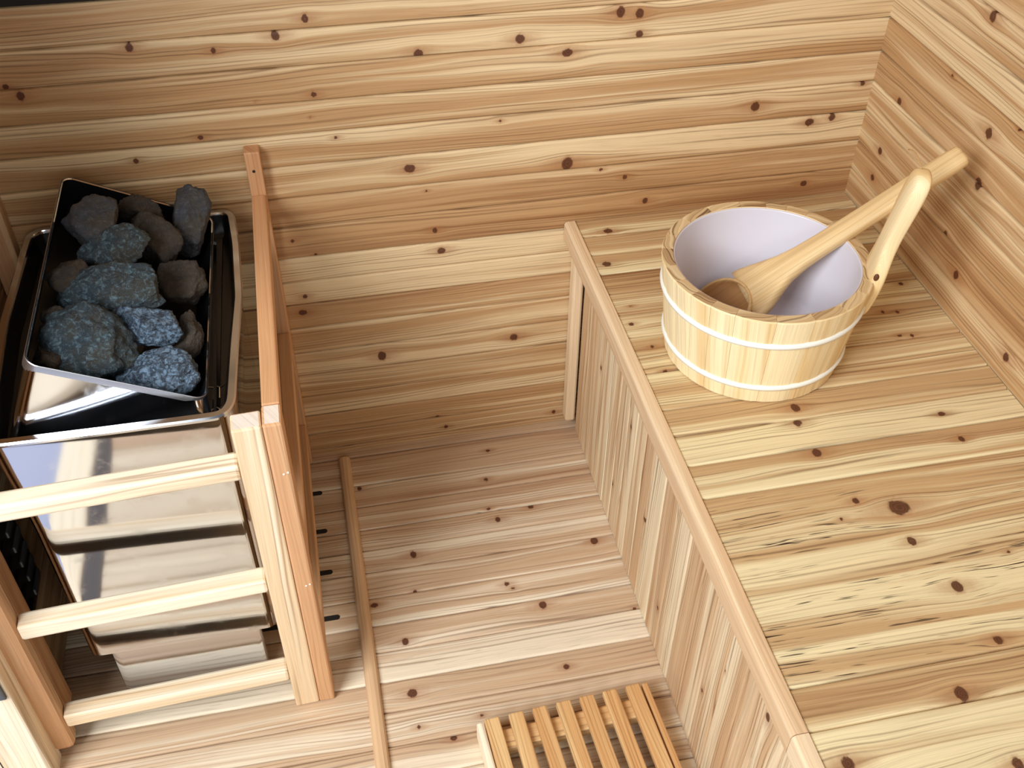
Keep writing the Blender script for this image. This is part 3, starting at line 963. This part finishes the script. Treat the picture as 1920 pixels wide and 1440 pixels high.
# thin cord looped through the top of the handle
tip = er * (rad_at(0.29) + 0.002) + Vector((0, 0, 0.2925))
cp = []
for i in range(15):
    t = i / 14
    cp.append(tip + et * (0.006 + 0.046 * t) - er * 0.010 * t + Vector((0, 0, 0.004 + 0.010 * math.sin(math.pi * t * 0.8) - 0.006 * t)))
from_bm('cord', tube(cp, 0.0008, 8), M['cord'], bucket, True)

# ------------------------------------------------------------------ ladle
LB, LT = Vector((0.170, -0.314, 0.5080)), Vector((0.432, -0.334, 0.711))
ladle = thing('sauna_ladle', 'long handled pale wooden ladle lying in the bucket, handle leaning over its rim', 'ladle', LB)
lx = (LT - LB).normalized()
lup = (Vector((0, 0, 1)) - lx * lx.z).normalized()
lup = (lup + Vector((0, -0.25, 0))).normalized()
lup = (lup - lx * lup.dot(lx)).normalized()
ly = lup.cross(lx).normalized()
def lw_(s, a, b):
    return lx * s + ly * a + lup * b
# handle + shoulder
secs = [(0.006, 0.090, 0.012, -0.006), (0.016, 0.088, 0.020, -0.008), (0.032, 0.076, 0.023, -0.007), (0.050, 0.060, 0.023, -0.004), (0.072, 0.043, 0.022, -0.001), (0.098, 0.034, 0.021, 0.0),
        (0.13, 0.031, 0.020, 0.0), (0.20, 0.030, 0.019, 0.0), (0.27, 0.031, 0.019, 0.0), (0.322, 0.031, 0.019, 0.0), (0.334, 0.029, 0.017, 0.0), (0.338, 0.022, 0.011, 0.0)]
V, F = [], []
n = 20
for (s, w_, th, zo) in secs:
    for k in range(n):
        a = 2 * math.pi * k / n
        ca, sa = math.cos(a), math.sin(a)
        px = math.copysign(abs(ca) ** 0.55, ca) * w_ / 2
        pz = math.copysign(abs(sa) ** 0.55, sa) * th / 2 + zo
        V.append(lw_(s, px, pz))
for k in range(len(secs) - 1):
    for i in range(n):
        F.append((k * n + i, k * n + (i + 1) % n, (k + 1) * n + (i + 1) % n, (k + 1) * n + i))
F.append(tuple(range(n))[::-1])
F.append(tuple((len(secs) - 1) * n + i for i in range(n)))
ho = raw_mesh('handle', V, F, M['ladle'], ladle)
inv = Matrix((lx, ly, lup)).to_4x4()
def local_grain(o, tone):
    me = o.data
    co = np.array([inv.to_3x3() @ v.co for v in me.vertices])
    sd = nseed()
    set_attr(me, np.stack([co[:, 0] + sd, co[:, 1] + 0.5 * co[:, 2] + sd * 0.3, np.full(len(co), sd)], 1),
             np.stack([np.full(len(co), 9.0), np.full(len(co), tone), np.zeros(len(co))], 1))
local_grain(ho, 0.35)
# hollow bowl, opening along lup
BR = 0.047
V, F = [], []
prof = []
for i in range(13):
    a = math.pi / 2 * i / 12
    prof.append((BR * math.sin(a), -0.030 * math.cos(a)))
prof += [(BR - 0.0008, 0.003), (BR - 0.0025, 0.0038), (BR - 0.0045, 0.003)]
for i in range(12):
    a = math.pi / 2 * (1 - (i + 1) / 12)
    prof.append(((BR - 0.005) * math.sin(a), -0.024 * math.cos(a)))
nn = 48
m = len(prof)
for i in range(nn):
    a = 2 * math.pi * i / nn
    for (rr, z) in prof:
        V.append(lw_(-0.030 + rr * math.cos(a), rr * 0.98 * math.sin(a), z + 0.001))
for i in range(nn):
    j = (i + 1) % nn
    for q in range(m - 1):
        F.append((i * m + q, j * m + q, j * m + q + 1, i * m + q + 1))
bo = raw_mesh('bowl', V, F, M['ladle'], ladle)
local_grain(bo, 0.6)
bo.data.materials.append(M['bowl'])  # brown inside of the bowl, with part of its shade painted in
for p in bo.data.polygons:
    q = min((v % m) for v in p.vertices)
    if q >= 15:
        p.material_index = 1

# ------------------------------------------------------------------ duckboard
duck = thing('duckboard', 'slatted pine duckboard lying on the floor in front of the bench', 'duckboard', (-0.1365, -0.6085, 0.0))
duck.rotation_euler = (0, 0, math.radians(3.2))
ZD = 0.042
L_ = 0.34
for i in range(7):
    xc = (i - 3) * 0.0355 - 0.001
    wood_box('slat', (xc - 0.0108, -L_, ZD - 0.011), (xc + 0.0108, 0.0, ZD), 1, M['slat'], duck, 0.002, rng.uniform(0.3, 0.65))
for yb in (-0.046, -0.175, -L_ + 0.018):
    wood_box('batten', (-0.118, yb, ZD - 0.030), (0.118, yb + 0.030, ZD - 0.0112), 0, M['slat'], duck, 0.002, 0.3)
wood_box('side_rail', (0.1195, -L_, 0.0008), (0.1285, -0.001, ZD - 0.002), 1, M['slat'], duck, 0.002, 0.5)
wood_box('side_rail', (-0.130, -L_, 0.0008), (-0.1195, -0.001, ZD - 0.004), 1, M['guard_pale_lit'], duck, 0.002, 0.1)

# ------------------------------------------------------------------ air vent on the left wall
vent = thing('air_vent', 'black slotted air vent low on the left wall behind the guard', 'vent', (XL + 0.0005, -0.384, 0.25))
from_bm('vent_frame', bm_box((0.0, -0.054, -0.085), (0.008, 0.054, 0.085), 0.003, 2), M['black'], vent)
for i in range(5):
    for s in (-1, 1):
        z = -0.062 + i * 0.031
        from_bm('louvre', bm_box((0.0075, s * 0.026 - 0.021, z - 0.009), (0.0125, s * 0.026 + 0.021, z + 0.004), 0.0025, 2), M['grey'] if s > 0 else M['black'], vent)
